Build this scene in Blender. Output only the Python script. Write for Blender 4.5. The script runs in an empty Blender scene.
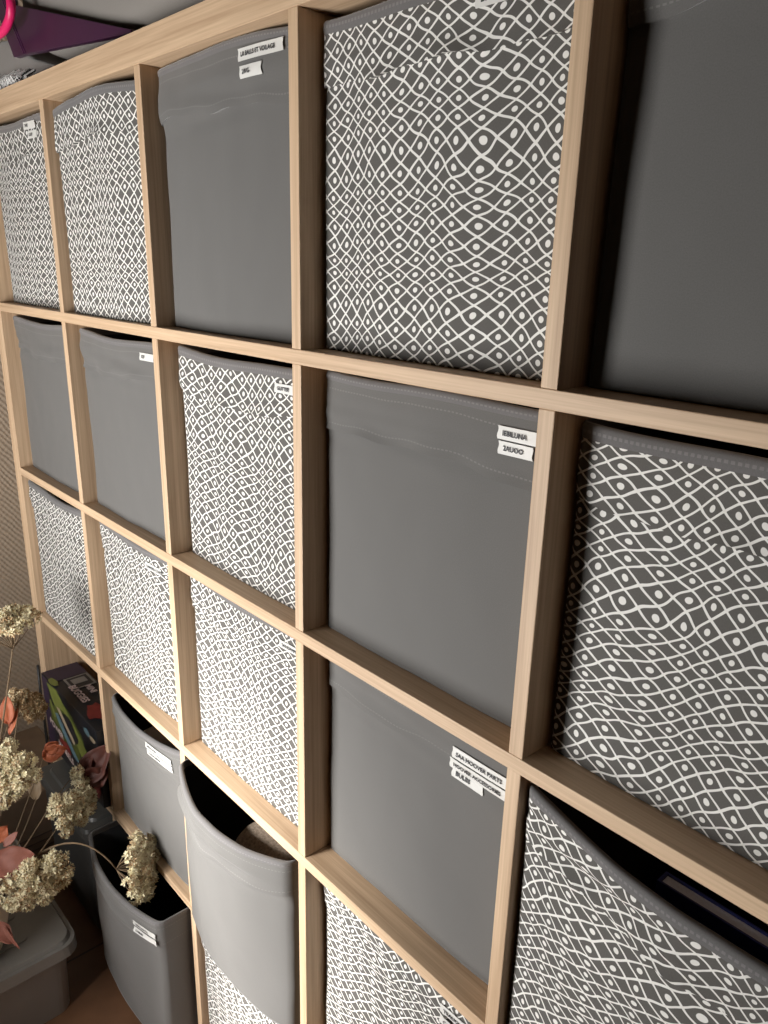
import bpy, bmesh, math, random
from mathutils import Vector, Matrix, noise as mnoise

scene = bpy.context.scene
COL = scene.collection
rnd = random.Random(7)
PI = math.pi

# ------------------------------------------------------------------ helpers
def link(o, parent=None):
    COL.objects.link(o)
    if parent is not None:
        o.parent = parent
    return o

def tag(o, label, cat, group=None, kind=None):
    o['label'] = label
    o['category'] = cat
    if group:
        o['group'] = group
    if kind:
        o['kind'] = kind
    return o

def thing(name, loc, label, cat, group=None, rotz=0.0):
    o = bpy.data.objects.new(name, None)
    o.empty_display_size = 0.05
    o.location = loc
    o.rotation_euler = (0, 0, rotz)
    COL.objects.link(o)
    return tag(o, label, cat, group)

class MB:
    """collects faces (with uvs and material slots) and links them as one mesh object"""
    def __init__(self):
        self.v = []; self.f = []; self.uv = []; self.m = []
    def vert(self, p):
        self.v.append(tuple(p)); return len(self.v) - 1
    def face(self, idx, uv=None, m=0):
        self.f.append(tuple(idx)); self.uv.append(uv if uv else [(0, 0)] * len(idx)); self.m.append(m)
    def quad(self, a, b, c, d, uv=None, m=0):
        self.face([self.vert(a), self.vert(b), self.vert(c), self.vert(d)], uv, m)
    def grid(self, P, UV=None, m=0, closed=False, flip=False):
        """P[i][j] rows of points"""
        ids = [[self.vert(p) for p in row] for row in P]
        n = len(P[0])
        for i in range(len(P) - 1):
            for j in range(n if closed else n - 1):
                k = (j + 1) % n
                q = [ids[i][j], ids[i][k], ids[i + 1][k], ids[i + 1][j]]
                if UV:
                    kk = j + 1
                    u = [UV[i][j], UV[i][kk], UV[i + 1][kk], UV[i + 1][j]]
                else:
                    u = [(0, 0)] * 4
                if flip:
                    q.reverse(); u.reverse()
                self.face(q, u, m)
        return ids
    def tube(self, pts, r, n=8, m=0, cap=True):
        pts = [Vector(p) for p in pts]
        rs = r if isinstance(r, (list, tuple)) else [r] * len(pts)
        prev = None; rows = []
        for i, p in enumerate(pts):
            t = (pts[min(i + 1, len(pts) - 1)] - pts[max(i - 1, 0)]).normalized()
            if prev is None:
                a = t.orthogonal().normalized()
            else:
                a = (prev - t * prev.dot(t)).normalized()
            prev = a; b = t.cross(a)
            rows.append([p + (a * math.cos(2 * PI * k / n) + b * math.sin(2 * PI * k / n)) * rs[i] for k in range(n)])
        UV = [[(k / n, i * .01) for k in range(n + 1)] for i in range(len(pts))]
        ids = self.grid(rows, UV, m, closed=True)
        if cap:
            self.face(list(reversed(ids[0])), None, m); self.face(ids[-1], None, m)
    def box(self, lo, hi, m=0, axis=None):
        """box; uv.x runs along the longest axis in metres"""
        lo = Vector(lo); hi = Vector(hi); d = hi - lo
        L = axis if axis is not None else max(range(3), key=lambda k: d[k])
        c = [(x, y, z) for x in (lo.x, hi.x) for y in (lo.y, hi.y) for z in (lo.z, hi.z)]
        F = [(0, 1, 3, 2), (4, 6, 7, 5), (0, 4, 5, 1), (2, 3, 7, 6), (0, 2, 6, 4), (1, 5, 7, 3)]
        ids = [self.vert(p) for p in c]
        for q in F:
            pts = [c[i] for i in q]
            var = [k for k in range(3) if max(p[k] for p in pts) - min(p[k] for p in pts) > 1e-9]
            ua = L if L in var else var[0]
            va = [k for k in var if k != ua][0]
            self.face([ids[i] for i in q], [(p[ua], p[va] + .37 * ua + .21 * (q[0])) for p in pts], m)
    def build(self, name, mats, parent=None, smooth=False, bevel=0.0, origin=None, autosmooth=None):
        me = bpy.data.meshes.new(name)
        me.from_pydata(self.v, [], self.f)
        uvl = me.uv_layers.new(name='UVMap')
        k = 0
        for u in self.uv:
            for t in u:
                uvl.data[k].uv = t; k += 1
        if not isinstance(mats, (list, tuple)):
            mats = [mats]
        for mm in mats:
            me.materials.append(mm)
        for p, mi in zip(me.polygons, self.m):
            p.material_index = mi
            p.use_smooth = smooth
        bm = bmesh.new(); bm.from_mesh(me)
        if bevel > 0:
            bmesh.ops.bevel(bm, geom=list(bm.edges), offset=bevel, segments=2, affect='EDGES', profile=.5)
        bm.to_mesh(me); bm.free()
        if origin is not None:
            me.transform(Matrix.Translation(-Vector(origin)))
        o = bpy.data.objects.new(name, me)
        if origin is not None:
            o.location = origin
        link(o, parent)
        return o

def text_mb(s, size, ydir=(0, 0, 1), xdir=(1, 0, 0), org=(0, 0, 0), fn=None, bold=.0, depth=None, align='LEFT', xscale=1.0):
    """lettering as mesh faces placed in the plane org + x*xdir + y*ydir"""
    cu = bpy.data.curves.new('lettering', 'FONT')
    cu.body = s; cu.size = size; cu.align_x = align; cu.offset = bold; cu.resolution_u = 3
    o = bpy.data.objects.new('lettering', cu)
    COL.objects.link(o)
    bpy.context.view_layer.update()
    me = bpy.data.meshes.new_from_object(o)
    mb = MB()
    X = Vector(xdir); Y = Vector(ydir); O = Vector(org)
    for v in me.vertices:
        p = O + X * v.co.x * xscale + Y * v.co.y
        if fn: p = fn(p)
        mb.vert(p)
    for p in me.polygons:
        mb.face(list(p.vertices))
    bpy.data.objects.remove(o); bpy.data.meshes.remove(me); bpy.data.curves.remove(cu)
    return mb

# ------------------------------------------------------------------ materials
def new_mat(name):
    m = bpy.data.materials.new(name); m.use_nodes = True
    nt = m.node_tree
    b = nt.nodes['Principled BSDF']
    return m, nt, b

def N(nt, t, **kw):
    n = nt.nodes.new(t)
    for k, v in kw.items():
        if k.startswith('i_'):
            n.inputs[k[2:]].default_value = v
        else:
            setattr(n, k, v)
    return n

def math_n(nt, op, a, b=None, c=None):
    n = nt.nodes.new('ShaderNodeMath'); n.operation = op
    for i, x in enumerate((a, b, c)):
        if x is None: continue
        if isinstance(x, (int, float)): n.inputs[i].default_value = x
        else: nt.links.new(x, n.inputs[i])
    return n.outputs[0]

def mix_col(nt, fac, a, b):
    n = nt.nodes.new('ShaderNodeMix'); n.data_type = 'RGBA'
    if isinstance(fac, (int, float)): n.inputs['Factor'].default_value = fac
    else: nt.links.new(fac, n.inputs['Factor'])
    for sock, x in ((n.inputs[6], a), (n.inputs[7], b)):
        if isinstance(x, tuple): sock.default_value = (*x[:3], 1)
        else: nt.links.new(x, sock)
    return n.outputs[2]

def plain(name, col, rough=.6, var=.06, scale=60, bump=0.0, metallic=0.0, spec=.5, trans=0.0, sheen=0.0):
    m, nt, b = new_mat(name)
    tc = N(nt, 'ShaderNodeTexCoord')
    nz = N(nt, 'ShaderNodeTexNoise'); nz.inputs['Scale'].default_value = scale; nz.inputs['Detail'].default_value = 4
    nt.links.new(tc.outputs['Object'], nz.inputs['Vector'])
    lo = tuple(max(0, c * (1 - var * 2)) for c in col); hi = tuple(min(1, c * (1 + var * 2)) for c in col)
    nt.links.new(mix_col(nt, nz.outputs['Fac'], lo, hi), b.inputs['Base Color'])
    b.inputs['Roughness'].default_value = rough
    b.inputs['Metallic'].default_value = metallic
    b.inputs['Specular IOR Level'].default_value = spec
    b.inputs['Transmission Weight'].default_value = trans
    if sheen: b.inputs['Sheen Weight'].default_value = sheen
    if bump:
        bp = N(nt, 'ShaderNodeBump'); bp.inputs['Strength'].default_value = bump; bp.inputs['Distance'].default_value = .001
        nt.links.new(nz.outputs['Fac'], bp.inputs['Height']); nt.links.new(bp.outputs[0], b.inputs['Normal'])
    return m

def wood(name, lo, hi, rough=.55):
    m, nt, b = new_mat(name)
    uv = N(nt, 'ShaderNodeUVMap'); uv.uv_map = 'UVMap'
    oi = N(nt, 'ShaderNodeObjectInfo')
    mp = N(nt, 'ShaderNodeMapping'); mp.inputs['Scale'].default_value = (2.2, 95, 1)
    add = N(nt, 'ShaderNodeVectorMath', operation='ADD')
    cmb = N(nt, 'ShaderNodeCombineXYZ')
    nt.links.new(math_n(nt, 'MULTIPLY', oi.outputs['Random'], 7.3), cmb.inputs[0])
    nt.links.new(math_n(nt, 'MULTIPLY', oi.outputs['Random'], 3.1), cmb.inputs[1])
    nt.links.new(uv.outputs[0], add.inputs[0]); nt.links.new(cmb.outputs[0], add.inputs[1])
    nt.links.new(add.outputs[0], mp.inputs['Vector'])
    n1 = N(nt, 'ShaderNodeTexNoise'); n1.inputs['Scale'].default_value = 1; n1.inputs['Detail'].default_value = 5; n1.inputs['Roughness'].default_value = .6
    nt.links.new(mp.outputs[0], n1.inputs['Vector'])
    mp2 = N(nt, 'ShaderNodeMapping'); mp2.inputs['Scale'].default_value = (9, 420, 1)
    nt.links.new(add.outputs[0], mp2.inputs['Vector'])
    n2 = N(nt, 'ShaderNodeTexNoise'); n2.inputs['Scale'].default_value = 1; n2.inputs['Detail'].default_value = 3
    nt.links.new(mp2.outputs[0], n2.inputs['Vector'])
    f = math_n(nt, 'ADD', math_n(nt, 'MULTIPLY', n1.outputs['Fac'], .72), math_n(nt, 'MULTIPLY', n2.outputs['Fac'], .28))
    cr = N(nt, 'ShaderNodeValToRGB')
    cr.color_ramp.elements[0].position = .34; cr.color_ramp.elements[0].color = (*lo, 1)
    cr.color_ramp.elements[1].position = .64; cr.color_ramp.elements[1].color = (*hi, 1)
    nt.links.new(f, cr.inputs['Fac']); nt.links.new(cr.outputs['Color'], b.inputs['Base Color'])
    b.inputs['Roughness'].default_value = rough
    bp = N(nt, 'ShaderNodeBump'); bp.inputs['Strength'].default_value = .12; bp.inputs['Distance'].default_value = .0006
    nt.links.new(f, bp.inputs['Height']); nt.links.new(bp.outputs[0], b.inputs['Normal'])
    return m

def weave_bump(nt, b, uvout, strength=.25):
    s = N(nt, 'ShaderNodeVectorMath', operation='SCALE'); s.inputs['Scale'].default_value = 900
    nt.links.new(uvout, s.inputs[0])
    nz = N(nt, 'ShaderNodeTexNoise'); nz.inputs['Scale'].default_value = 1; nz.inputs['Detail'].default_value = 2
    nt.links.new(s.outputs[0], nz.inputs['Vector'])
    s2 = N(nt, 'ShaderNodeVectorMath', operation='SCALE'); s2.inputs['Scale'].default_value = 26
    nt.links.new(uvout, s2.inputs[0])
    n2 = N(nt, 'ShaderNodeTexNoise'); n2.inputs['Scale'].default_value = 1; n2.inputs['Detail'].default_value = 3
    nt.links.new(s2.outputs[0], n2.inputs['Vector'])
    h = math_n(nt, 'ADD', math_n(nt, 'MULTIPLY', nz.outputs['Fac'], .35), n2.outputs['Fac'])
    bp = N(nt, 'ShaderNodeBump'); bp.inputs['Strength'].default_value = strength; bp.inputs['Distance'].default_value = .0016
    nt.links.new(h, bp.inputs['Height']); nt.links.new(bp.outputs[0], b.inputs['Normal'])
    return nz.outputs['Fac'], n2.outputs['Fac']

GREY = (.128, .124, .119)
PGREY = (.110, .104, .096)
CREAM = (.80, .785, .75)

def fabric(name, col, stitch=None, rough=.88):
    """plain woven cloth; stitch = list of v heights carrying a row of stitches"""
    m, nt, b = new_mat(name)
    uv = N(nt, 'ShaderNodeUVMap'); uv.uv_map = 'UVMap'
    fine, mid = weave_bump(nt, b, uv.outputs[0])
    lo = tuple(c * .82 for c in col); hi = tuple(c * 1.18 for c in col)
    c = mix_col(nt, fine, lo, hi)
    if stitch:
        sx = N(nt, 'ShaderNodeSeparateXYZ'); nt.links.new(uv.outputs[0], sx.inputs[0])
        dash = math_n(nt, 'LESS_THAN', math_n(nt, 'FRACT', math_n(nt, 'MULTIPLY', sx.outputs[0], 1 / .0052)), .6)
        tot = None
        for h in stitch:
            w = math_n(nt, 'LESS_THAN', math_n(nt, 'ABSOLUTE', math_n(nt, 'SUBTRACT', sx.outputs[1], h)), .0007)
            tot = w if tot is None else math_n(nt, 'MAXIMUM', tot, w)
        fac = math_n(nt, 'MULTIPLY', math_n(nt, 'MULTIPLY', tot, dash), .35)
        c = mix_col(nt, fac, c, tuple(min(1, x * 2.1) for x in col))
    nt.links.new(c, b.inputs['Base Color'])
    b.inputs['Roughness'].default_value = rough
    b.inputs['Specular IOR Level'].default_value = .25
    b.inputs['Sheen Weight'].default_value = .35; b.inputs['Sheen Roughness'].default_value = .45
    return m

def pattern(name):
    """hand drawn lattice: dotted diamonds in rows with plain diamonds between, printed on grey cloth"""
    m, nt, b = new_mat(name)
    uv = N(nt, 'ShaderNodeUVMap'); uv.uv_map = 'UVMap'
    weave_bump(nt, b, uv.outputs[0], .15)
    sx = N(nt, 'ShaderNodeSeparateXYZ'); nt.links.new(uv.outputs[0], sx.inputs[0])
    X, Y = sx.outputs[0], sx.outputs[1]
    # uneven column widths and row heights
    def wob(src, k, ph, amp):
        return math_n(nt, 'MULTIPLY', math_n(nt, 'SINE', math_n(nt, 'ADD', math_n(nt, 'MULTIPLY', src, k), ph)), amp)
    nA = N(nt, 'ShaderNodeTexNoise'); nA.inputs['Scale'].default_value = 9; nA.inputs['Detail'].default_value = 1.5
    nt.links.new(uv.outputs[0], nA.inputs['Vector'])
    sp = N(nt, 'ShaderNodeSeparateColor'); nt.links.new(nA.outputs['Color'], sp.inputs[0])
    nB = N(nt, 'ShaderNodeTexNoise'); nB.inputs['Scale'].default_value = 46; nB.inputs['Detail'].default_value = 0
    nt.links.new(uv.outputs[0], nB.inputs['Vector'])
    sq = N(nt, 'ShaderNodeSeparateColor'); nt.links.new(nB.outputs['Color'], sq.inputs[0])
    def cen(s, a): return math_n(nt, 'MULTIPLY', math_n(nt, 'SUBTRACT', s, .5), a)
    u = math_n(nt, 'MULTIPLY', X, 1 / .0240)
    for t in (wob(X, 19, .4, .36), wob(X, 55, 1.3, .12), cen(sp.outputs[0], .25), cen(sq.outputs[0], .25)):
        u = math_n(nt, 'ADD', u, t)
    v = math_n(nt, 'MULTIPLY', Y, 1 / .0166)
    for t in (wob(Y, 88, 0, .10), wob(Y, 37, 2, .2), wob(X, 62, 1, .12), cen(sp.outputs[1], .3), cen(sq.outputs[1], .26)):
        v = math_n(nt, 'ADD', v, t)
    def fr(s): return math_n(nt, 'SUBTRACT', s, math_n(nt, 'ROUND', s))
    du, dv = math_n(nt, 'ABSOLUTE', fr(u)), math_n(nt, 'ABSOLUTE', fr(v))
    p = 1.12
    s = math_n(nt, 'POWER', math_n(nt, 'ADD', math_n(nt, 'POWER', du, p), math_n(nt, 'POWER', dv, p)), 1 / p)
    def step(x, e0, e1):
        n = N(nt, 'ShaderNodeMapRange'); n.interpolation_type = 'SMOOTHSTEP'
        nt.links.new(x, n.inputs[0]); n.inputs[1].default_value = e0; n.inputs[2].default_value = e1
        n.inputs[3].default_value = 1; n.inputs[4].default_value = 0
        return n.outputs[0]
    line = step(math_n(nt, 'ABSOLUTE', math_n(nt, 'SUBTRACT', s, .493)), .054, .072)
    rr = math_n(nt, 'SQRT', math_n(nt, 'ADD', math_n(nt, 'POWER', math_n(nt, 'MULTIPLY', fr(u), 1.32), 2), math_n(nt, 'POWER', fr(v), 2)))
    dot = step(rr, .145, .175)
    f = math_n(nt, 'MAXIMUM', line, dot)
    nC = N(nt, 'ShaderNodeTexNoise'); nC.inputs['Scale'].default_value = 700
    nt.links.new(uv.outputs[0], nC.inputs['Vector'])
    base = mix_col(nt, nC.outputs['Fac'], tuple(c * .85 for c in PGREY), tuple(c * 1.15 for c in PGREY))
    nt.links.new(mix_col(nt, f, base, CREAM), b.inputs['Base Color'])
    b.inputs['Roughness'].default_value = .85; b.inputs['Specular IOR Level'].default_value = .25
    return m

M = {}
M['wood'] = wood('oak_effect_foil', (.42, .275, .165), (.66, .475, .31))
M['grey'] = fabric('grey_box_cloth', GREY)
M['greyband'] = fabric('grey_box_band_cloth', GREY, stitch=(.016, .054))
M['rim'] = fabric('grey_binding_cloth', (.137, .131, .131), stitch=(.004,))
M['pat'] = pattern('diamond_print_cloth')
M['lining'] = fabric('shade_darkened_lining_cloth', (.028, .028, .030))  # grey box cloth darkened to near black, imitating the shade inside the boxes
M['paper'] = plain('label_paper', (.66, .65, .62), .5, .02)
M['ink'] = plain('label_ink', (.025, .025, .03), .6, .02)
M['dark'] = plain('black_cable_rubber', (.012, .012, .013), .5, .05)

# ------------------------------------------------------------------ shelf grid
CELL, T, TT = .335, .017, .038
H = 2 * TT + 4 * T + 5 * CELL
W = H
D = .39
def cx(c): return TT + (c - 1) * (CELL + T)
def cz(r): return H - TT - r * CELL - (r - 1) * T

unit = thing('shelving_unit', (W / 2, D / 2, 0), 'tall light oak-effect cube shelving unit of five by five compartments along the wall', 'shelving unit')
def board(name, lo, hi, axis):
    mb = MB(); mb.box(lo, hi, axis=axis)
    o = mb.build(name, M['wood'], None, bevel=.0009)
    o.parent = unit; o.matrix_parent_inverse = Matrix.Translation(-unit.location)
    return o
board('top_panel', (0, 0, H - TT), (W, D, H), 0)
board('bottom_panel', (0, 0, 0), (W, D, TT), 0)
board('side_panel', (0, 0.0003, TT), (TT, D, H - TT), 2)
board('side_panel', (W - TT, 0.0003, TT), (W, D, H - TT), 2)
for r in range(1, 5):
    board('shelf', (TT, .0002, cz(r) - T), (W - TT, D, cz(r)), 0)
for r in range(1, 6):
    for c in range(2, 6):
        board('divider', (cx(c) - T, .0008, cz(r)), (cx(c), D, cz(r) + CELL), 2)

# ------------------------------------------------------------------ fabric storage boxes
def smooth01(x):
    x = max(0, min(1, x)); return x * x * (3 - 2 * x)

def fabric_box(col, row, label, pat=False, yf=.03, top=.322, bulge=.006, sag=.004, botbulge=None, wid=.331, dep=.35,
               seed=0, band=.062, shift=0.0, stickers=(), wrinkle=1.0, hemwave=.004, cornersag=0.0, lean=0.0, flare=.005, group='fabric storage boxes in the shelving unit',
               z0=None, x0=None):
    R = random.Random(seed * 17 + col * 5 + row)
    xl = (cx(col) + (CELL - wid) / 2 + shift - .0005) if x0 is None else x0
    zb = (cz(row) + .0006) if z0 is None else z0
    rad = .009
    if botbulge is None: botbulge = bulge * .6
    off = Vector((R.random() * 40, R.random() * 40, R.random() * 40))
    # perimeter: front left -> front right -> right side -> back -> left side
    per = []
    def arc(cxx, cyy, a0, a1, n):
        for i in range(n):
            a = a0 + (a1 - a0) * i / (n - 1)
            per.append((cxx + rad * math.cos(a), cyy + rad * math.sin(a)))
    nfront = 30
    arc(rad, rad, PI, 1.5 * PI, 5)
    for i in range(1, nfront): per.append((rad + (wid - 2 * rad) * i / nfront, 0))
    arc(wid - rad, rad, 1.5 * PI, 2 * PI, 5)
    for i in range(1, 8): per.append((wid, rad + (dep - 2 * rad) * i / 8))
    arc(wid - rad, dep - rad, 0, .5 * PI, 4)
    for i in range(1, 8): per.append((wid - rad - (wid - 2 * rad) * i / 8, dep))
    arc(rad, dep - rad, .5 * PI, PI, 4)
    for i in range(1, 8): per.append((0, dep - rad - (dep - 2 * rad) * i / 8))
    n = len(per)
    S = [0.0]
    for i in range(n):
        a = per[i]; b = per[(i + 1) % n]
        S.append(S[-1] + math.hypot(b[0] - a[0], b[1] - a[1]))
    us = R.random() * 3 + col * .7; vs = R.random() * 3
    def frontw(p):
        return smooth01((rad * 1.4 - p[1]) / (rad * 1.4))
    def ztop(p):
        sx = min(1, max(0, p[0] / wid))
        return top - (sag * math.sin(PI * sx) + cornersag * sx) * frontw(p) + .0012 * math.sin(9 * sx + seed)
    def deform(p, sz, o=0.0):
        """local perimeter point p at height fraction sz pushed outward by o"""
        x, y = p
        sx = min(1, max(0, x / wid))
        w = frontw(p)
        prof = (botbulge + (bulge - botbulge) * sz)
        yy = y - w * prof * (math.sin(PI * sx) ** .8)
        z = sz * ztop(p)
        # cloth wrinkles
        q = Vector((x * 9, z * 6, 0)) + off
        wr = mnoise.noise(q) * .0022 + mnoise.noise(q * 2.7) * .0008
        bandz = math.exp(-((top - z - .05) / .028) ** 2)
        q2 = Vector((x * 7, z * 55, 3)) + off
        wr += mnoise.noise(q2) * .0034 * bandz * (1.2 - .6 * sx) * max(.5, wrinkle)
        yy -= w * wr * wrinkle
        yy -= lean * sz * w
        # side walls bow a touch inward
        if y > rad * 1.2 and y < dep - rad:
            x += (.5 - sx) * .006 * math.sin(PI * sz)
        # outward offset
        if o:
            cxx, cyy = min(max(x, rad), wid - rad), min(max(y, rad), dep - rad)
            d = Vector((p[0] - cxx, p[1] - cyy))
            if d.length > 1e-7:
                d.normalize(); x += d.x * o * .25; yy += d.y * o
        return Vector((xl + x, yf + yy, zb + z))
    root = thing('storage_box', (xl + wid / 2, yf + dep / 2, zb), label, 'storage box', group)
    inv = Matrix.Translation(-root.location)
    def adopt(o, par=root):
        o.parent = par
        if par is root: o.matrix_parent_inverse = inv
        return o
    body = M['pat'] if pat else M['grey']
    mb = MB()
    nz = 60
    zs = [i / nz for i in range(nz + 1)]
    P = [[deform(p, s) for p in per] for s in zs]
    UV = [[(us + S[j], vs + s * top) for j in range(n + 1)] for s in zs]
    ids = mb.grid(P, UV, 0, closed=True)
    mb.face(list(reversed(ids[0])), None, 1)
    # inside lining
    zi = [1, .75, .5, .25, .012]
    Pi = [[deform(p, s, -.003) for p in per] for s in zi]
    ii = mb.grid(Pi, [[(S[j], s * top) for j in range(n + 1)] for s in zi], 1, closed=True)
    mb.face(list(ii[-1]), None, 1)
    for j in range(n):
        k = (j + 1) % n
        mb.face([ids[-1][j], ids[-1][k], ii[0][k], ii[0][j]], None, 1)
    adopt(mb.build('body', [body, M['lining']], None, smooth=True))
    # turned over cloth band below the rim
    hw = [R.uniform(.4, 1) for _ in range(3)]; hp = [R.uniform(0, 6) for _ in range(3)]
    mb = MB()
    rows = 16
    def hem(p):
        sx = p[0] / wid
        return band + hemwave * (hw[0] * math.sin(5 * sx + hp[0]) + .6 * hw[1] * math.sin(13 * sx + hp[1]) + .3 * math.sin(29 * sx + hp[2])) * frontw(p)
    P = []; UV = []
    for i in range(rows + 1):
        f = i / rows
        P.append([deform(p, (ztop(p) - hem(p) * f) / ztop(p), .0030 + .0009 * math.sin(PI * f) + flare * frontw(p) * max(0.0, math.sin(PI * min(1, max(0, p[0] / wid)))) ** .5 * max(0, f - .75) * 4 * (.5 + .5 * math.sin(S[j] * 60 + hp[0]))) for j, p in enumerate(per)])
        if pat: UV.append([(us + S[j] + .013, vs + top - band * f + .031 + .8) for j in range(n + 1)])
        else: UV.append([(S[j], .062 * f) for j in range(n + 1)])
    mb.grid(P, UV, 0, closed=True, flip=True)
    under = [P[-1], [deform(p, (ztop(p) - hem(p) + .0012) / ztop(p), .0001) for p in per]]
    mb.grid(under, [UV[-1], UV[-1]], 0, closed=True, flip=True)
    adopt(mb.build('fold_band', M['pat'] if pat else M['greyband'], None, smooth=True))
    # binding along the rim
    hb = .0135 if pat else .009
    prof = [(-hb, .0030), (-hb * .5, .0046), (-.001, .0044), (.0016, .0018), (.0016, -.0030), (-.002, -.0048), (-.012, -.0036)]
    mb = MB()
    P = [[deform(p, (ztop(p) + dz) / ztop(p), o) for p in per] for dz, o in prof]
    UV = [[(S[j], i * .003) for j in range(n + 1)] for i in range(len(prof))]
    mb.grid(P, UV, 0, closed=True)
    adopt(mb.build('rim_binding', M['rim'], None, smooth=True))
    # paper labels stuck on the front
    def fpt(x, z, o):
        px = x - xl; sz = (z - zb)
        px = min(max(px, rad), wid - rad)
        p = (px, 0.0)
        v = deform(p, min(1, sz / ztop(p)), o)
        return Vector((x, v.y, z))
    for st in stickers:
        lx, lz, lw, lh, s = st[:5]
        tilt = st[5] if len(st) > 5 else 0.0
        ts = st[6] if len(st) > 6 else .4
        ca, sa = math.cos(tilt), math.sin(tilt)
        def boff(x, z):
            p = (min(max(x - xl, rad), wid - rad), 0.0)
            f = (ztop(p) - (z - zb)) / hem(p)
            if f < .16: return .0048
            if f > 1: return 0.0
            return .0042 + 1.2 * flare * max(0, f - .75) * 4 * math.sin(PI * p[0] / wid) ** .5
        lo_ = max(boff(lx + lw * a, lz - lh * b) for a in (0, .25, .5, .75, 1) for b in (0, .2, .4, .6, .8, 1)) + .0008
        def loc(a, b, o): return fpt(lx + a * ca - b * sa, lz - (lh - b) * ca + a * sa, o)
        mb = MB()
        nx = max(6, int(lw / .003))
        for lay in (0, 1):
            G = [[loc(lw * i / nx + (.0008 * math.sin(j * 5 + i) if i in (0, nx) else 0), lh * j / 5, lo_ + .0005 * lay) for i in range(nx + 1)] for j in range(6)]
            mb.grid(G, None, 0, flip=(lay == 0))
        lab = adopt(mb.build('paper_label', M['paper'], None))
        lab['label'] = 'white paper label with black lettering'
        if s:
            t = text_mb(s, lh * ts * 1.35, fn=lambda p: loc(p.x, p.z, lo_ + .0013), org=(.006, 0, lh * (.5 - ts * .45)), bold=.0002)
            lt = t.build('lettering', M['ink'], None)
            lt.parent = lab
    return root

G1 = 'fabric storage boxes in the shelving unit'
# top row
fabric_box(1, 1, 'diamond-print fabric box in the top left corner compartment of the shelving', True, .026, .325, seed=1,
           stickers=[(.250, 1.762, .05, .012, 'TAPE'), (.262, 1.747, .04, .012, 'GLUE')])
fabric_box(2, 1, 'diamond-print fabric box second from the left in the top row', True, .018, .317, bulge=.012, sag=-.006, cornersag=-.004, seed=2)
fabric_box(3, 1, 'plain grey fabric box with puckered fold in the top row', False, .028, .327, bulge=.010, sag=-.004, seed=33, band=.066, flare=.0022, hemwave=.004, wrinkle=1.2,
           stickers=[(.960, 1.766, .082, .0125, 'LA BALLS ET VOILAGE', 0, .38), (.962, 1.7485, .042, .0125, '2WG', 0, .38)])
fabric_box(4, 1, 'large diamond-print fabric box labelled BALLOONS in the top row', True, .031, .325, bulge=.004, seed=4, band=.058,
           stickers=[(1.314, 1.7555, .046, .0135, 'BALLOONS', 0, .55)])
fabric_box(5, 1, 'plain grey fabric box in the top row, furthest right', False, .036, .326, bulge=.003, sag=0, seed=5, band=.062, lean=-.006)
# second row
fabric_box(1, 2, 'plain grey fabric box at the far left of the second row', False, .026, .323, seed=6, band=.066, hemwave=.003, wrinkle=1.3)
fabric_box(2, 2, 'plain grey fabric box second from left in the second row', False, .026, .322, seed=7, band=.062, wrinkle=1.4, hemwave=.004,
           stickers=[(.648, 1.4005, .04, .0115, 'E27', 0, .4)])
fabric_box(3, 2, 'diamond-print fabric box in the middle of the second row', True, .034, .322, seed=8, stickers=[(1.005, 1.3965, .05, .0115, 'GLITTER', 0, .4)])
fabric_box(4, 2, 'plain grey fabric box with two white labels in the second row', False, .036, .325, bulge=.003, sag=0, seed=9, band=.067,
           stickers=[(1.364, 1.4010, .05, .0125, 'IEBILUNA', 0, .4), (1.3655, 1.387, .04, .0125, '2AUOO', 0, .4)])
fabric_box(5, 2, 'large diamond-print fabric box at the right end of the second row', True, .038, .322, bulge=.004, seed=10, band=.066)
# third row
fabric_box(1, 3, 'diamond-print fabric box at the far left of the third row', True, .016, .322, seed=11)
fabric_box(2, 3, 'diamond-print fabric box second from left in the third row', True, .029, .322, seed=12, stickers=[(.606, 1.039, .055, .012, 'GARDEN CORD', 0, .45)])
fabric_box(3, 3, 'diamond-print fabric box in the middle of the third row', True, .032, .324, seed=13, stickers=[(1.006, 1.043, .05, .0115, 'SANDPAPER', 0, .45)])
fabric_box(4, 3, 'plain grey fabric box labelled HOOVER ACCESSORIES and BULBS', False, .041, .322, bulge=.004, seed=14, band=.052, flare=.0012, hemwave=.003,
           stickers=[(1.3295, 1.0355, .09, .0138, 'SAA HOOVER PARTS', -.0, .38), (1.3265, 1.0205, .09, .0128, 'HOOVER ACCESSORIES', -.0, .38), (1.326, 1.0065, .046, .0138, 'BULBS', -.02, .42)])
fabric_box(5, 3, 'diamond-print fabric box pulled forward with its dark opening showing, lower right', True, .013, .320, bulge=.016, botbulge=.006, sag=.012, cornersag=.02, seed=15, band=.058, wrinkle=1.6, hemwave=.006)
# fourth row
fabric_box(2, 4, 'sagging grey fabric box with open top beside the toy carton', False, .022, .284, bulge=.020, botbulge=.006, sag=.011, cornersag=-.030, seed=16, band=.055, flare=.002, wrinkle=1.4, hemwave=.003,
           stickers=[(.590, .674, .085, .0125, 'MEDICINES', 0, .38), (.592, .659, .085, .0115, 'THERMOMETER', 0, .38)])
fabric_box(3, 4, 'bulging open grey fabric box pulled out of the fourth row, knitted cloth inside', False, -.006, .324, bulge=.044, botbulge=.028, sag=.004, seed=17, band=.062, wrinkle=2.0, hemwave=.005, wid=.320, shift=-.0045)
fabric_box(4, 4, 'diamond-print fabric box in the fourth row below the hoover parts box', True, .034, .322, seed=18,
           stickers=[(1.343, .6775, .06, .0135, 'TEALIGHTS', 0, .4), (1.345, .662, .06, .0115, 'CANDLES', 0, .4)])
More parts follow.
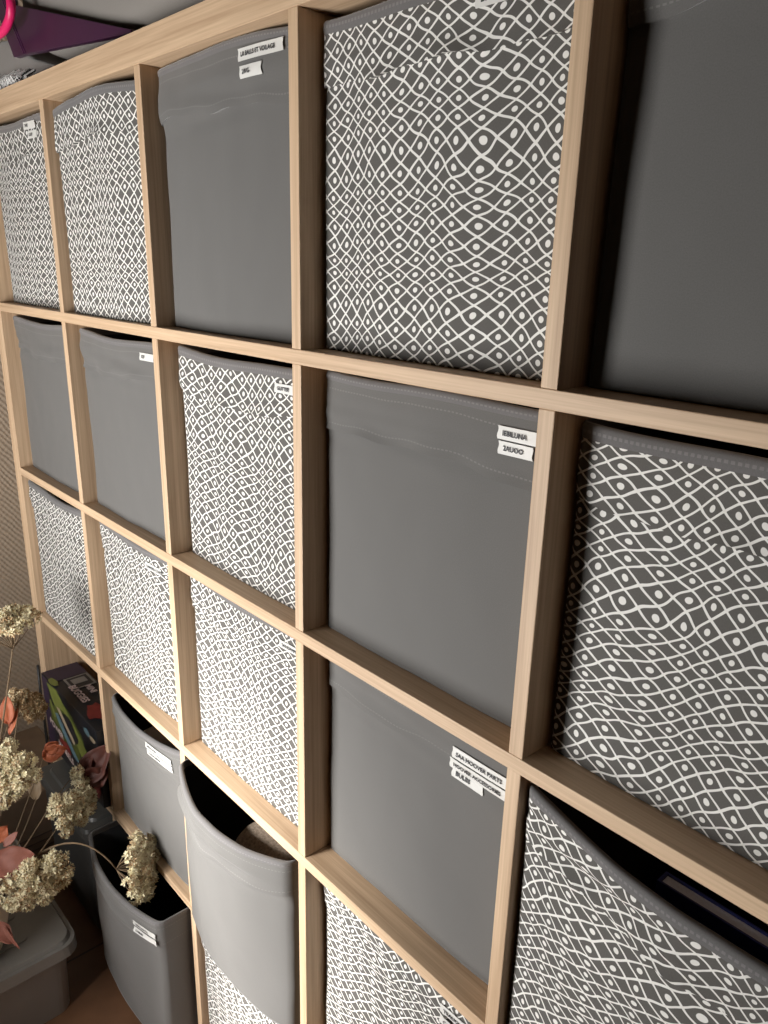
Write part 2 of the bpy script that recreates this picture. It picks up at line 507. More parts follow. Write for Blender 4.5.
# bottom row
fabric_box(2, 5, 'grey fabric box standing half out of the bottom row, open and in shadow', False, -.056, .330, bulge=.030, botbulge=.018, sag=.002, seed=19, band=.06, flare=.002, wid=.322, shift=-.003, wrinkle=1.2,
           stickers=[(.648, .3435, .062, .0115, 'XMAS LIGHTS', 0, .38), (.650, .3295, .062, .0115, 'CABLES', 0, .38)])
fabric_box(3, 5, 'diamond-print fabric box in the bottom row under the bulging grey box', True, .012, .322, seed=20)

# ------------------------------------------------------------------ things inside / below
# knitted cloth in the bulging box
M['knit'] = plain('speckled_knit_wool', (.40, .32, .25), .95, .45, 240, bump=1.0)
def soft_block(name, lo, hi, mat, seed=0, amp=.006, ex=6, label=None, cat=None, nx=22, ny=14, nzz=8):
    """a rounded, lumpy folded cloth"""
    lo = Vector(lo); hi = Vector(hi); c = (lo + hi) / 2; h = (hi - lo) / 2
    bm = bmesh.new(); bmesh.ops.create_cube(bm, size=2)
    bmesh.ops.subdivide_edges(bm, edges=list(bm.edges), cuts=11, use_grid_fill=True)
    off = Vector((seed * 3.1, seed * 1.7, seed))
    for v in bm.verts:
        p = v.co.copy()
        q = Vector([math.copysign(abs(a) ** 1, a) for a in p])
        l4 = (abs(q.x) ** ex + abs(q.y) ** ex + abs(q.z) ** ex) ** (1 / ex)
        q = q / l4 * (1 if l4 > 0 else 1)
        w = Vector((q.x * h.x, q.y * h.y, q.z * h.z))
        nrm = Vector((q.x / h.x, q.y / h.y, q.z / h.z)).normalized()
        w += nrm * (mnoise.noise(w * 14 + off) * amp + mnoise.noise(w * 45 + off) * amp * .35)
        v.co = w
    me = bpy.data.meshes.new(name); 
    uvl = bm.loops.layers.uv.new('UVMap')
    for f in bm.faces:
        f.smooth = True
        for l in f.loops:
            l[uvl].uv = (l.vert.co.x + .3 * l.vert.co.y, l.vert.co.z + .8 * l.vert.co.y)
    bm.to_mesh(me); bm.free(); me.materials.append(mat)
    o = bpy.data.objects.new(name, me); o.location = (c.x, c.y, lo.z); me.transform(Matrix.Translation((0, 0, c.z - lo.z)))
    COL.objects.link(o)
    if label: tag(o, label, cat)
    return o
soft_block('knitted_cloth', (.90, -.016, cz(4) + .008), (1.045, .17, .684), M['knit'], 3, .006, label='speckled beige knitted cloth folded inside the bulging grey box', cat='cloth')
# white folded paper in the sagging box
M['white_cloth'] = plain('white_paper_bag', (.70, .69, .66), .7, .05)
soft_block('paper_packet', (.465, .03, cz(4) + .008), (.55, .12, .625), M['white_cloth'], 5, .004, label='crumpled white packet inside the sagging open grey box', cat='packet')
# navy book in the tilted box
navy = plain('navy_book_cover', (.022, .032, .16), .35, .1)
pages = plain('book_page_edges', (.62, .66, .82), .7, .06, 400)
bk = thing('book', (1.668, .031, cz(3) + .006), 'navy blue book standing in the pulled-out diamond-print box', 'book')
mb = MB()
ztop_b = 1.036 - cz(3) - .006
mb.box((-.085, -.008, 0), (.085, -.006, ztop_b)); mb.box((-.085, .006, 0), (.085, .008, ztop_b)); mb.box((-.085, -.006, 0), (-.0825, .006, ztop_b))
mb.build('cover', navy, bk)
mb = MB(); mb.box((-.082, -.0058, .003), (.082, .0058, ztop_b - .002)); mb.build('page_block', pages, bk)

# toy carton (fourth row, far left)
carton = plain('carton_print_purple', (.030, .018, .040), .4, .15, 30)
black_p = plain('carton_print_black', (.012, .013, .016), .4, .1, 30)
tx0, tx1, ty0, ty1, tz1 = .042, .366, -.012, .075, .196
toy = thing('toy_carton', ((tx0 + tx1) / 2, (ty0 + ty1) / 2, cz(4) + .0006), 'dark printed toy carton with green vehicle picture in the lower left compartment', 'toy box')
hx, hy = (tx1 - tx0) / 2, (ty1 - ty0) / 2
mb = MB(); mb.box((-hx, -hy, 0), (hx, hy, tz1)); mb.build('carton', black_p, toy, bevel=.0012)
inks = [plain('print_lime', (.16, .18, .04), .4, .2, 40), plain('print_teal', (.10, .17, .20), .4, .2, 40), plain('print_tan', (.36, .28, .19), .4, .1, 40),
        plain('print_red', (.16, .022, .018), .4, .3, 60), carton, plain('print_grey', (.20, .18, .16), .4, .1, 40), plain('print_olive', (.07, .085, .02), .4, .3, 40), black_p]
def art(polys, name):
    mb = MB()
    for k, (face, mi, pts) in enumerate(polys):
        o = .0004 + .00012 * k
        if face == 'f': P = [Vector((-hx + a * 2 * hx, -hy - o, b * tz1)) for a, b in pts]
        else: P = [Vector((-hx + a * 2 * hx, -hy + b * 2 * hy, tz1 + o)) for a, b in pts]
        ids = [mb.vert(p) for p in P]; mb.face(ids, None, mi)
    return mb.build(name, inks, toy)
def blob(cx_, cy_, rx, ry, n=18, j=.0, rot=0, seed=0):
    R = random.Random(seed); out = []
    for i in range(n):
        a = 2 * PI * i / n; k = 1 + R.uniform(-j, j)
        x, y = rx * k * math.cos(a), ry * k * math.sin(a)
        out.append((cx_ + x * math.cos(rot) - y * math.sin(rot), cy_ + x * math.sin(rot) + y * math.cos(rot)))
    return out
art([('f', 4, [(.005, .01), (.16, .01), (.12, .99), (.005, .99)]),
     ('f', 6, blob(.42, .58, .30, .30, 20, .18, -.2, 1)),
     ('f', 0, [(.10, .95), (.30, .99), (.52, .80), (.74, .62), (.60, .60), (.40, .78), (.22, .72)]),
     ('f', 0, [(.62, .70), (.80, .55), (.86, .22), (.74, .10), (.70, .34), (.60, .52)]),
     ('f', 7, blob(.46, .60, .17, .16, 18, .12, -.35, 2)),
     ('f', 2, [(.26, .74), (.33, .76), (.58, .50), (.55, .44), (.40, .58)]),
     ('f', 1, [(.22, .62), (.28, .66), (.56, .34), (.66, .24), (.52, .26), (.34, .44)]),
     ('f', 0, [(.12, .72), (.16, .76), (.24, .58), (.20, .54)]),
     ('f', 3, blob(.36, .26, .12, .10, 16, .3, -.4, 3)),
     ('f', 1, blob(.84, .86, .05, .05, 14, .1, 0, 4)),
     ('f', 2, blob(.93, .84, .05, .03, 12, .2, 0, 5)),
     ('f', 3, blob(.90, .20, .08, .12, 14, .2, 0, 6)),
     ('t', 4, [(.005, .02), (.20, .02), (.20, .98), (.005, .98)]),
     ('t', 5, [(.21, .30), (.40, .30), (.40, .96), (.21, .96)]),
     ('t', 7, [(.225, .36), (.385, .36), (.385, .90), (.225, .90)]),
     ('t', 5, [(.25, .44), (.33, .44), (.33, .82), (.25, .82)]),
     ('t', 0, blob(.20, .06, .07, .10, 14, .1, 0, 8)),
     ('t', 3, blob(.78, .40, .13, .30, 16, .25, 0, 7)),
     ('t', 3, [(.62, .92), (.99, .92), (.99, .99), (.62, .99)]),
     ], 'printed_artwork')
pink = plain('print_pale_pink', (.50, .38, .36), .5, .05)
for s, sz, ox, oy, face in (('MINI', .020, .40, .62, 't'), ('BUGGIES', .023, .34, .26, 't')):
    t = text_mb(s, sz, ydir=(0, 1, 0), org=(-hx + ox * 2 * hx, -hy + oy * 2 * hy, tz1 + .0036), bold=.0008)
    t.build('lettering', pink, toy)
for s, sz, ox, oy in (('POWER', .024, .10, .40), ('WHEELS', .024, .24, .19)):
    t = text_mb(s, sz, ydir=(.1, 0, 1), xdir=(1, 0, -.12), org=(-hx + ox * 2 * hx, -hy - .0030, oy * tz1), bold=.0006)
    t.build('lettering', pink, toy)

# dark lidded storage box in the lower left compartment
dk = plain('charcoal_plastic', (.055, .055, .053), .5, .1, 30)
dk2 = plain('charcoal_plastic_lid', (.07, .07, .066), .42, .1, 30)
sb = thing('lidded_box', (.20, .14, TT + .0006), 'dark charcoal lidded box in the bottom left compartment', 'storage box')
def taper_box(mb, x0, x1, y0, y1, z0, z1, inset, r=.018, m=0, n=6, capb=True, capt=True):
    def ring(z, ins):
        out = []
        for (cx_, cy_, a0) in ((x1 - ins - r, y1 - ins - r, 0), (x0 + ins + r, y1 - ins - r, PI / 2), (x0 + ins + r, y0 + ins + r, PI), (x1 - ins - r, y0 + ins + r, 1.5 * PI)):
            for i in range(n):
                a = a0 + PI / 2 * i / (n - 1); out.append((cx_ + r * math.cos(a), cy_ + r * math.sin(a), z))
        return out
    ids = mb.grid([ring(z0, inset), ring(z1, 0)], None, m, closed=True)
    if capb: mb.face(list(reversed(ids[0])), None, m)
    if capt: mb.face(ids[1], None, m)
mb = MB(); taper_box(mb, -.148, .143, -.185, .16, 0, .272, .006); mb.build('body', dk, sb)
mb = MB(); taper_box(mb, -.155, .15, -.195, .17, .272, .290, 0, .02); taper_box(mb, -.152, .147, -.192, .167, .290, .298, -.003, .02)
taper_box(mb, -.13, .125, -.17, .145, .298, .304, -.004, .02); mb.build('lid', dk2, sb)

# cardboard box on the floor by the left wall
cb = plain('corrugated_cardboard', (.185, .125, .080), .85, .1, 25)
cbx = thing('cardboard_box', (-.22, -.02, 0), 'brown cardboard box on the floor behind the flower pot', 'cardboard box')
mb = MB(); mb.box((-.16, -.13, 0), (.16, .10, .19)); mb.build('carton', cb, cbx, bevel=.002)
for s in (-1, 1):
    mb = MB()
    y0, y1 = (-.13, -.02) if s < 0 else (-.01, .10)
    mb.box((-.16, y0, .1905), (.16, y1, .1935)); mb.build('flap', cb, cbx)
mb = MB()
for k in range(3): mb.box((.1605, -.12 + k * .004, .02 + .02 * k), (.1612, .09, .023 + .02 * k))
mb.build('printed_lines', plain('cardboard_print', (.09, .06, .04), .8), cbx)

# translucent tub with lid
tubm, nt, b = new_mat('smoky_clear_plastic')
tc = N(nt, 'ShaderNodeTexCoord'); nz_ = N(nt, 'ShaderNodeTexNoise'); nz_.inputs['Scale'].default_value = 14
nt.links.new(tc.outputs['Object'], nz_.inputs['Vector'])
nt.links.new(mix_col(nt, nz_.outputs['Fac'], (.28, .25, .225), (.36, .33, .30)), b.inputs['Base Color'])
b.inputs['Roughness'].default_value = .35; b.inputs['Transmission Weight'].default_value = .35
lidm = plain('smoky_plastic_lid', (.20, .19, .175), .4, .08, 20)
tub = thing('plastic_tub', (.25, -.40, 0), 'translucent grey plastic tub with lid on the floor at bottom left', 'plastic tub')
mb = MB(); taper_box(mb, -.205, .205, -.27, .255, 0.0, .170, .005, .03, capt=False)
taper_box(mb, -.201, .201, -.266, .251, .004, .170, .005, .028, capb=True, capt=False)
mb.build('tub', tubm, tub)
mb = MB(); taper_box(mb, -.222, .222, -.288, .272, .160, .186, -.002, .035, capb=False); taper_box(mb, -.21, .21, -.275, .26, .186, .194, -.004, .03)
for k in range(5): taper_box(mb, -.17 + .075 * k, -.17 + .075 * k + .03, -.2, .19, .194, .1965, 0, .01)
mb.build('lid', lidm, tub)
mb = MB(); mb.box((.2045, -.060, .045), (.2060, .002, .105)); lb = mb.build('paper_label', plain('tub_label_paper', (.72, .66, .58), .6, .03), tub)
lb['label'] = 'cream paper label with a small red mark'
mb = MB(); mb.box((.2061, -.035, .083), (.2065, -.015, .093)); mk = mb.build('red_mark', plain('label_red', (.45, .05, .04), .6), lb)

# black cable beside the shelving
mb = MB()
mb.tube([(-.004, -.004, .585), (-.004, -.006, .5), (-.003, -.005, .42), (-.006, -.006, .33), (-.003, -.008, .2), (-.004, -.006, .1), (-.004, -.012, .012)], .0035, 8)
cbl = mb.build('cable', M['dark'], None, smooth=True); tag(cbl, 'thin black cable running down the left edge of the shelving', 'cable')

# ------------------------------------------------------------------ flower pot with dried flowers
potm = plain('cream_ceramic', (.56, .47, .36), .35, .08, 25)
soil = plain('dry_moss', (.10, .075, .05), .95, .3, 120, bump=.8)
PX, PY, PZ = .375, -.300, .1975
pot = thing('flower_pot', (PX, PY, PZ), 'cream ceramic flower pot standing on the lid of the plastic tub', 'flower pot')
mb = MB(); rings = []
pr = [(0, .002), (.040, 0), (.050, .004), (.060, .035), (.070, .08), (.076, .12), (.078, .130), (.075, .133), (.071, .128), (.068, .11), (0, .108)]
for r_, z_ in pr: rings.append([(r_ * math.cos(2 * PI * k / 40), r_ * math.sin(2 * PI * k / 40), z_) for k in range(40)])
mb.grid(rings[:10], None, 0, closed=True); mb.build('pot', potm, pot, smooth=True)
mb = MB(); mb.grid([[(r_ * math.cos(2 * PI * k / 32), r_ * math.sin(2 * PI * k / 32), .106 + .008 * (1 - r_ / .068) + .003 * math.sin(7 * k + r_ * 200)) for k in range(32)] for r_ in (.068, .05, .03, .01, .0005)], None, 0, closed=True)
mb.build('moss', soil, pot, smooth=True)

RR = Vector((.66954, .742317, .026125)); DN = Vector((.251005, -.193013, -.948547)); FW = Vector((-.69908, .641648, -.315555))
stemm = plain('dry_stem', (.17, .115, .065), .8, .2, 60)
flowm = plain('cream_dry_florets', (.86, .68, .46), .9, .2, 130)
flowb = plain('brown_dry_florets', (.46, .32, .18), .9, .2, 130)
def bez(a, b, c, n=16):
    a, b, c = Vector(a), Vector(b), Vector(c)
    return [a * (1 - t) ** 2 + b * 2 * t * (1 - t) + c * t * t for t in [i / n for i in range(n + 1)]]
def flower(label, root, mid, head, axis, r, seed, mats=None, nsub=20, per=60, arc_=None, sq=1.0, cup=.35):
    R = random.Random(seed)
    root, mid, head = Vector(root), Vector(mid), Vector(head); axis = Vector(axis).normalized()
    th = thing('dried_flower', root, label, 'dried flower', 'dried flowers in the cream pot')
    L = lambda p: Vector(p) - root
    neck = head - axis * r * .75
    mb = MB(); pts = bez(root, mid, neck); mb.tube([L(p) for p in pts], [.0024 - .0009 * i / 16 for i in range(17)], 7)
    mb.build('stem', stemm, th, smooth=True)
    a = axis.orthogonal().normalized(); b_ = axis.cross(a)
    tw = MB(); fl = MB(); subs = []
    for k in range(nsub):
        rho = math.sqrt((k + .5) / nsub); ph = k * 2.399 + R.uniform(-.3, .3)
        if arc_ and not arc_(rho, ph): continue
        p = head + (a * math.cos(ph) + b_ * math.sin(ph) * sq) * r * rho * R.uniform(.9, 1.08) + axis * (r * cup * (1 - rho ** 2) + R.uniform(-.1, .1) * r)
        subs.append(p)
        m_ = neck.lerp(p, .5) + axis * -.1 * r + Vector((R.uniform(-1, 1), R.uniform(-1, 1), R.uniform(-1, 1))) * .004
        tw.tube([L(q) for q in bez(neck, m_, p, 5)], [.0011, .001, .0009, .0008, .0008, .0007], 5)
        sr = r * .25 * R.uniform(.8, 1.15)
        for q in range(per):
            # florets over a small dome
            u = Vector((R.gauss(0, 1), R.gauss(0, 1), R.gauss(0, 1))).normalized()
            if u.dot(axis) < -.25: u = -u
            c = p + u * sr * R.uniform(.75, 1.05)
            npet = R.choice((4, 5)); s = R.uniform(.0036, .0062)
            t1 = u.orthogonal().normalized(); t2 = u.cross(t1); ph0 = R.uniform(0, 6)
            mi = 1 if R.random() < .22 else 0
            for w in range(npet):
                an = ph0 + 2 * PI * w / npet; d = t1 * math.cos(an) + t2 * math.sin(an); e = t1 * -math.sin(an) + t2 * math.cos(an)
                lift = R.uniform(.2, 1.1)
                p0 = c; p1 = c + d * s * .6 + e * s * .38 + u * s * lift * .5; p2 = c + d * s * 1.1 + u * s * lift; p3 = c + d * s * .6 - e * s * .38 + u * s * lift * .45
                fl.quad(L(p0), L(p1), L(p2), L(p3), None, mi)
    tw.build('twig', stemm, th, smooth=True)
    fl.build('flower_head', mats or [flowm, flowb], th)
    return th
BASE = Vector((PX, PY, PZ + .117))
def B(dx, dy): return BASE + Vector((dx, dy, 0))
C0 = Vector((1.82323, -.52828, 1.5378)); F0, CX0, CY0 = 778.9768, 387.43153, 525.50417
def at(u, v, d): return C0 + (FW + RR * ((u - CX0) / F0) + DN * ((v - CY0) / F0)) * d
UP = -DN
flower('tallest dried cream flower head, high on the left against the wallpaper', B(-.03, .02), at(2, 740, 1.52), at(8, 628, 1.48), UP * 1 - RR * .1 - FW * .25, .056, 1)
flower('brownish dried flower head beside an orange leaf near the toy carton', B(-.02, .03), at(10, 790, 1.66), at(26, 706, 1.66), RR * .6 + UP * .7 - FW * .1, .040, 2, mats=[flowb, flowm])
flower('large pale dried flower head facing out at the left edge of the frame', B(-.01, -.02), at(-20, 860, 1.55), at(6, 772, 1.52), -FW * .8 + RR * .35 + UP * .2, .052, 3, nsub=26, per=60)
flower('ragged drooping dried flower head in front of the toy carton compartment', B(.02, .03), at(30, 840, 1.62), at(70, 800, 1.62), RR * .9 - FW * .35 + UP * .12, .056, 4, arc_=lambda rh, ph: math.cos(ph - 1) < .8, nsub=26)
flower('low dried flower head drooping over the pot rim', B(.03, -.02), at(20, 850, 1.50), at(34, 878, 1.52), DN * .45 + RR * .55 - FW * .6, .062, 5, nsub=28, per=60)
flower('dried flower head arching out over the open box in shadow', B(.04, .02), at(62, 800, 1.52), at(138, 868, 1.54), RR * 1 - FW * .12 + UP * .1, .060, 6, nsub=22, cup=.2)

def leafmat(name, c1, c2):
    m, nt, b = new_mat(name)
    tc = N(nt, 'ShaderNodeTexCoord'); nz = N(nt, 'ShaderNodeTexNoise'); nz.inputs['Scale'].default_value = 55; nz.inputs['Detail'].default_value = 4
    nt.links.new(tc.outputs['Object'], nz.inputs['Vector']); nt.links.new(mix_col(nt, nz.outputs['Fac'], c1, c2), b.inputs['Base Color'])
    b.inputs['Roughness'].default_value = .6; b.inputs['Subsurface Weight'].default_value = .0
    return m
orange = leafmat('orange_dry_leaf', (.30, .06, .025), (.62, .20, .09))
redbr = leafmat('redbrown_dry_leaf', (.16, .045, .03), (.34, .13, .09))
darkred = leafmat('darkred_dry_leaf', (.055, .016, .011), (.15, .045, .03))
tan = leafmat('tan_dry_leaf', (.20, .14, .085), (.32, .23, .14))
def leaf_branch(label, root, mid, leaves, mat, seed):
    R = random.Random(seed); root = Vector(root)
    th = thing('dried_leaf_branch', root, label, 'dried leaf branch', 'dried leaf branches in the cream pot')
    L = lambda p: Vector(p) - root
    for (base, tip, nrm, wd, curl) in leaves:
        base, tip = Vector(base), Vector(tip); nrm = Vector(nrm).normalized()
        ax = (tip - base); ln = ax.length; ax.normalize(); sd = nrm.cross(ax).normalized(); nn = ax.cross(sd)
        mb = MB(); rows = []
        for i in range(13):
            t = i / 12; w = wd * (math.sin(PI * (t ** .8)) ** .75 + .02)
            row = []
            for j in range(9):
                s = j / 4 - 1
                z = curl * wd * (s * s) * (.6 + .4 * math.sin(3 * t + seed)) - curl * ln * .35 * t * t + mnoise.noise(Vector((t * 4, s * 2, seed))) * wd * .28
                row.append(L(base + ax * ln * t + sd * w * s + nn * z))
            rows.append(row)
        mb.grid(rows)
        o = mb.build('leaf', mat, th, smooth=True)
        sm = o.modifiers.new('thick', 'SOLIDIFY'); sm.thickness = .0006
    mb = MB(); mb.tube([L(p) for p in bez(root, mid, leaves[0][0])], [.0019 - .0008 * i / 16 for i in range(17)], 6); mb.build('stem', stemm, th, smooth=True)
    return th
leaf_branch('branch with a rounded orange leaf in front of the toy carton', B(.0, .05), at(20, 820, 1.64),
            [(at(44, 757, 1.64), at(65, 748, 1.64), -FW + UP * .3, .018, .5), (at(46, 752, 1.64), at(58, 742, 1.645), -FW - UP * .3, .014, .4)], orange, 1)
leaf_branch('branch with an upright orange leaf at the left edge of the frame', B(-.03, .0), at(-14, 800, 1.6),
            [(at(8, 724, 1.6), at(6, 696, 1.6), -FW + RR * .3, .014, .3), (at(10, 735, 1.6), at(16, 708, 1.61), -FW - RR * .3, .008, .3)], orange, 2)
leaf_branch('branch with a large red-brown pointed leaf above the pot', B(-.02, -.03), at(-10, 880, 1.48),
            [(at(-10, 868, 1.47), at(34, 854, 1.49), -FW + UP * .5, .028, .35), (at(4, 846, 1.5), at(17, 832, 1.5), -FW + UP * .3, .008, .3)], redbr, 3)
leaf_branch('short branch with a glowing orange leaf above the red-brown leaf', B(-.035, .015), at(-8, 865, 1.53),
            [(at(-6, 842, 1.53), at(7, 826, 1.53), -FW + RR * .2, .016, .3)], orange, 4)
leaf_branch('branch with an orange leaf hanging over the side of the pot', B(.02, -.05), at(0, 895, 1.47),
            [(at(-4, 922, 1.47), at(12, 944, 1.47), -FW + RR * .3, .015, .4), (at(2, 925, 1.465), at(19, 951, 1.465), -FW, .004, .3)], redbr, 5)
leaf_branch('branch with crumpled dark red leaves against the toy carton', B(.03, .06), at(60, 830, 1.63),
            [(at(84, 782, 1.655), at(108, 745, 1.655), -FW + UP * .3, .030, .35), (at(86, 780, 1.655), at(108, 770, 1.655), -FW - UP * .3, .026, .4), (at(82, 775, 1.655), at(92, 752, 1.655), -FW - RR * .3, .014, .4)], darkred, 6)
leaf_branch('branch with a small tan leaf in front of the cardboard box', B(-.01, .055), at(22, 840, 1.66),
            [(at(36, 800, 1.68), at(34, 772, 1.68), -FW + RR * .3, .013, .3)], tan, 7)

# ------------------------------------------------------------------ things on top of the shelving
linen = fabric('grey_linen', (.235, .215, .195))
linen2 = fabric('grey_linen_blanket', (.215, .195, .18))
def prism(mb, poly, y0, y1, m=0):
    a = [mb.vert((x, y0, z)) for x, z in poly]; b = [mb.vert((x, y1, z)) for x, z in poly]
    mb.face(list(reversed(a)) if False else a, [(x, z) for x, z in poly], m); mb.face(list(reversed(b)), [(x, z) for x, z in reversed(poly)], m)
    n = len(poly)
    for i in range(n):
        j = (i + 1) % n
        mb.face([a[j], a[i], b[i], b[j]], None, m)
def shear_top(o, fn):
    for v in o.data.vertices:
        w_ = v.co + o.location
        v.co.z += fn(w_)
bl = thing('folded_blanket', (.33, .16, H), 'folded grey blanket with black and white fringe lying on top of the shelving', 'blanket')
bi = Matrix.Translation(-bl.location)
tmp = soft_block('cloth', (-.02, .032, H + .001), (.70, .34, H + .101), linen2, 11, .002, ex=14)
def squash(p):
    t = (p.z - H - .001) / .10
    want = .098 if p.x < .15 else (.098 - (p.x - .15) * .48 if p.x < .25 else max(.005, .05 - (p.x - .25) * .26))
    return t * (want - .10)
shear_top(tmp, squash)
tmp.parent = bl; tmp.matrix_parent_inverse = bi
frm = plain('white_fringe_yarn', (.88, .86, .82), .9, .1); frd = plain('black_fringe_yarn', (.03, .028, .028), .9, .1)
mb = MB(); R = random.Random(5)
for k in range(140):
    x = .05 + .24 * k / 140; y = .020 + R.uniform(-.005, .005)
    z0_ = H + .030 + R.uniform(-.004, .005) - .010 * max(0, (x - .2) / .09)
    mb.tube([(x, y + .012, z0_), (x + R.uniform(-.003, .003), y - .004, z0_ - .012), (x + R.uniform(-.006, .006), y, H + .002)], [.0012, .0012, .0007], 5, m=0 if R.random() < .78 else 1)
o = mb.build('fringe', [frm, frd], None); o['kind'] = 'stuff'
o.parent = bl; o.matrix_parent_inverse = bi
# purple gift bag lying on the blanket
purp = plain('purple_gift_paper', (.040, .008, .036), .35, .12, 20)
purl = plain('purple_gift_paper_fold', (.13, .04, .12), .35, .05)
gb = thing('gift_bag', (.42, .01, H + .03), 'flat purple gift bag with pink handle lying on top of the shelving', 'gift bag')
gi = Matrix.Translation(-gb.location)
def gadd(o): o.parent = gb; o.matrix_parent_inverse = gi; return o
mb = MB(); prism(mb, [(.245, H + .045), (.305, H + .041), (.70, H + .006), (.70, H + .010), (.262, H + .121), (.262, H + .17), (.150, H + .17)], .013, .024)
gadd(mb.build('bag', purp, None, bevel=.0008))
mb = MB()
for x0_, x1_ in ((.303, .200), (.295, .192)):
    mb.box((0, 0, 0), (1, 1, 1))
    for i in range(8):
        v = mb.v[-8 + i]
        t = v[2]; mb.v[-8 + i] = (x0_ + (x1_ - x0_) * t + .0012 * v[0], -.0030 + .015 + .001 * v[1], H + .0425 + t * .125)
gadd(mb.build('fold_line', purl, None))
mg = plain('magenta_ribbon', (.72, .015, .13), .4, .05)
mb = MB(); rows = []
pathp = [(-14, 40), (-4, 36), (4, 30), (9, 20), (11, 8), (9, -6), (2, -18)]
for i in range(25):
    f = i / 24 * (len(pathp) - 1); k = min(int(f), len(pathp) - 2); t = f - k
    def cr(q):
        p = [pathp[max(0, min(len(pathp) - 1, k + d))][q] for d in (-1, 0, 1, 2)]
        return .5 * (2 * p[1] + (p[2] - p[0]) * t + (2 * p[0] - 5 * p[1] + 4 * p[2] - p[3]) * t * t + (3 * p[1] - p[0] - 3 * p[2] + p[3]) * t ** 3)
    u_, v_ = cr(0), cr(1)
    d = (-.018 - C0.y) / (FW + RR * ((u_ - CX0) / F0) + DN * ((v_ - CY0) / F0)).y
    rows.append(at(u_, v_, d))
mb.tube(rows, .0070, 10)
gadd(mb.build('ribbon_handle', mg, None, smooth=True))
# grey linen cushion on top of the bag
cu = soft_block('linen_cushion', (.222, .027, H + .009), (1.30, .37, H + .30), linen, 14, .003, ex=13, label='large grey linen cushion stacked highest on top of the shelving', cat='cushion')
shear_top(cu, lambda p: max(0.0, (.70 - p.x) * .262 - .067))

# ------------------------------------------------------------------ room
XL = -.45
def struct(name, mb, mat):
    o = mb.build(name, mat); o['kind'] = 'structure'; return o
m, nt, b = new_mat('embossed_wallpaper')
tc = N(nt, 'ShaderNodeTexCoord'); sx = N(nt, 'ShaderNodeSeparateXYZ'); nt.links.new(tc.outputs['Object'], sx.inputs[0])
wn = N(nt, 'ShaderNodeTexNoise'); wn.inputs['Scale'].default_value = 30; nt.links.new(tc.outputs['Object'], wn.inputs['Vector'])
s_ = math_n(nt, 'ADD', sx.outputs[0], sx.outputs[1])
a1 = math_n(nt, 'SINE', math_n(nt, 'ADD', math_n(nt, 'MULTIPLY', math_n(nt, 'ADD', s_, math_n(nt, 'MULTIPLY', sx.outputs[2], .8)), 420), math_n(nt, 'MULTIPLY', wn.outputs['Fac'], 5)))
a2 = math_n(nt, 'SINE', math_n(nt, 'ADD', math_n(nt, 'MULTIPLY', math_n(nt, 'SUBTRACT', s_, math_n(nt, 'MULTIPLY', sx.outputs[2], .8)), 420), math_n(nt, 'MULTIPLY', wn.outputs['Fac'], 5)))
hh = math_n(nt, 'MULTIPLY', math_n(nt, 'ADD', math_n(nt, 'ADD', math_n(nt, 'MULTIPLY', a1, .75), math_n(nt, 'MULTIPLY', a2, .25)), 1), .5)
nt.links.new(mix_col(nt, hh, (.44, .345, .255), (.53, .425, .32)), b.inputs['Base Color'])
bp = N(nt, 'ShaderNodeBump'); bp.inputs['Strength'].default_value = .6; bp.inputs['Distance'].default_value = .003
nt.links.new(hh, bp.inputs['Height']); nt.links.new(bp.outputs[0], b.inputs['Normal']); b.inputs['Roughness'].default_value = .8
paper = m
m, nt, b = new_mat('brown_floor_tiles')
tc = N(nt, 'ShaderNodeTexCoord'); br = N(nt, 'ShaderNodeTexBrick')
br.offset = 0; br.inputs['Scale'].default_value = 1; br.inputs['Brick Width'].default_value = .33; br.inputs['Row Height'].default_value = .33; br.inputs['Mortar Size'].default_value = .003
nt.links.new(tc.outputs['Object'], br.inputs['Vector'])
fn_ = N(nt, 'ShaderNodeTexNoise'); fn_.inputs['Scale'].default_value = 16; fn_.inputs['Detail'].default_value = 6; nt.links.new(tc.outputs['Object'], fn_.inputs['Vector'])
c = mix_col(nt, fn_.outputs['Fac'], (.14, .065, .035), (.26, .13, .068))
nt.links.new(mix_col(nt, br.outputs['Fac'], c, (.07, .035, .02)), b.inputs['Base Color']); b.inputs['Roughness'].default_value = .4
tiles = m
dim = plain('brown_wall_paint', (.05, .04, .032), .9, .05, 20)
plaster = plain('dark_ceiling_boards', (.08, .065, .05), .9, .03, 30)
skirt = plain('baseboard_paint', (.42, .39, .36), .5, .05, 30)
mb = MB(); mb.box((XL, -1.2, -.06), (4.68, .45, 0)); struct('floor', mb, tiles)
mb = MB(); mb.box((XL - .08, .40, 0), (4.68, .48, 2.5)); struct('wall_back', mb, paper)
mb = MB(); mb.box((XL - .08, -1.2, 0), (XL, .40, 2.5)); struct('wall_left', mb, paper)
mb = MB(); mb.box((XL - .08, -1.2, 2.5), (4.68, .48, 2.56)); struct('ceiling', mb, plaster)
mb = MB(); mb.box((XL, -1.2, 0.0), (XL + .016, .40, .11)); struct('baseboard_left', mb, skirt)

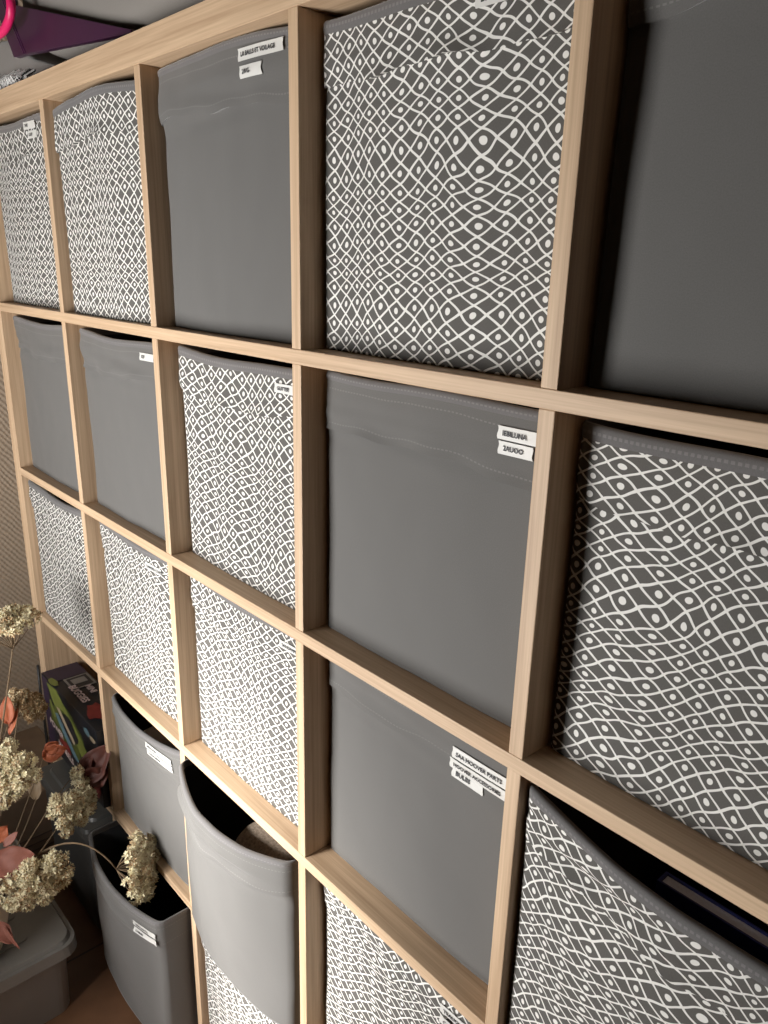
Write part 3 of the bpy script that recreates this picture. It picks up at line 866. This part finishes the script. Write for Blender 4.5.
# ------------------------------------------------------------------ light
WX0, WX1, WZ0, WZ1, WY, XR = .36, .88, .32, 1.4, -1.1, 4.6
mb = MB(); mb.box((XR, WY - .1, 0), (XR + .08, .48, 2.5)); struct('wall_right', mb, dim)
mb = MB()
mb.box((XL - .08, WY - .1, 0), (WX0, WY, 2.5)); mb.box((WX1, WY - .1, 0), (XR + .08, WY, 2.5))
mb.box((WX0, WY - .1, 0), (WX1, WY, WZ0)); mb.box((WX0, WY - .1, WZ1), (WX1, WY, 2.5))
struct('wall_front', mb, dim)
mb = MB(); mb.box((XL, -.78, 0), (.66, -.72, .74)); struct('added_shade_partition', mb, dim)  # unseen half-height blocker, added to shade the lower left from the window
w = bpy.data.worlds.new('room_light'); scene.world = w; w.use_nodes = True
bg = w.node_tree.nodes['Background']; bg.inputs[0].default_value = (.93, .97, 1.0, 1); bg.inputs[1].default_value = 1.0
la = bpy.data.lights.new('window_daylight', 'AREA'); la.shape = 'RECTANGLE'; la.size = WX1 - WX0; la.size_y = WZ1 - WZ0; la.energy = 32; la.color = (1.0, .985, .96)
lo = bpy.data.objects.new('window_daylight', la); lo.location = ((WX0 + WX1) / 2, WY - .02, (WZ0 + WZ1) / 2)
lo.rotation_euler = (math.radians(90), 0, 0)
COL.objects.link(lo)

su = bpy.data.lights.new('hazy_sun', 'SUN'); su.energy = 8.5; su.angle = math.radians(20); su.color = (1.0, .97, .92)
so = bpy.data.objects.new('hazy_sun', su); so.location = (.2, -3.2, 3.0)
so.rotation_euler = Vector((.22, 1.1, -.47)).to_track_quat('-Z', 'Y').to_euler()
COL.objects.link(so)

# ------------------------------------------------------------------ camera
cam = bpy.data.cameras.new('camera'); co = bpy.data.objects.new('camera', cam); COL.objects.link(co)
cam.sensor_fit = 'VERTICAL'; cam.sensor_height = 36; cam.lens = F0 / 1024 * 36
cam.shift_x = -(CX0 - 384) / 1024; cam.shift_y = (CY0 - 512) / 1024
cam.clip_start = .01
co.matrix_world = Matrix(((RR.x, -DN.x, -FW.x, C0.x), (RR.y, -DN.y, -FW.y, C0.y), (RR.z, -DN.z, -FW.z, C0.z), (0, 0, 0, 1)))
scene.camera = co
scene.view_settings.view_transform = 'Standard'; scene.view_settings.look = 'None'
scene.view_settings.gamma = 1; scene.view_settings.use_curve_mapping = False
scene.view_settings.exposure = 0.12
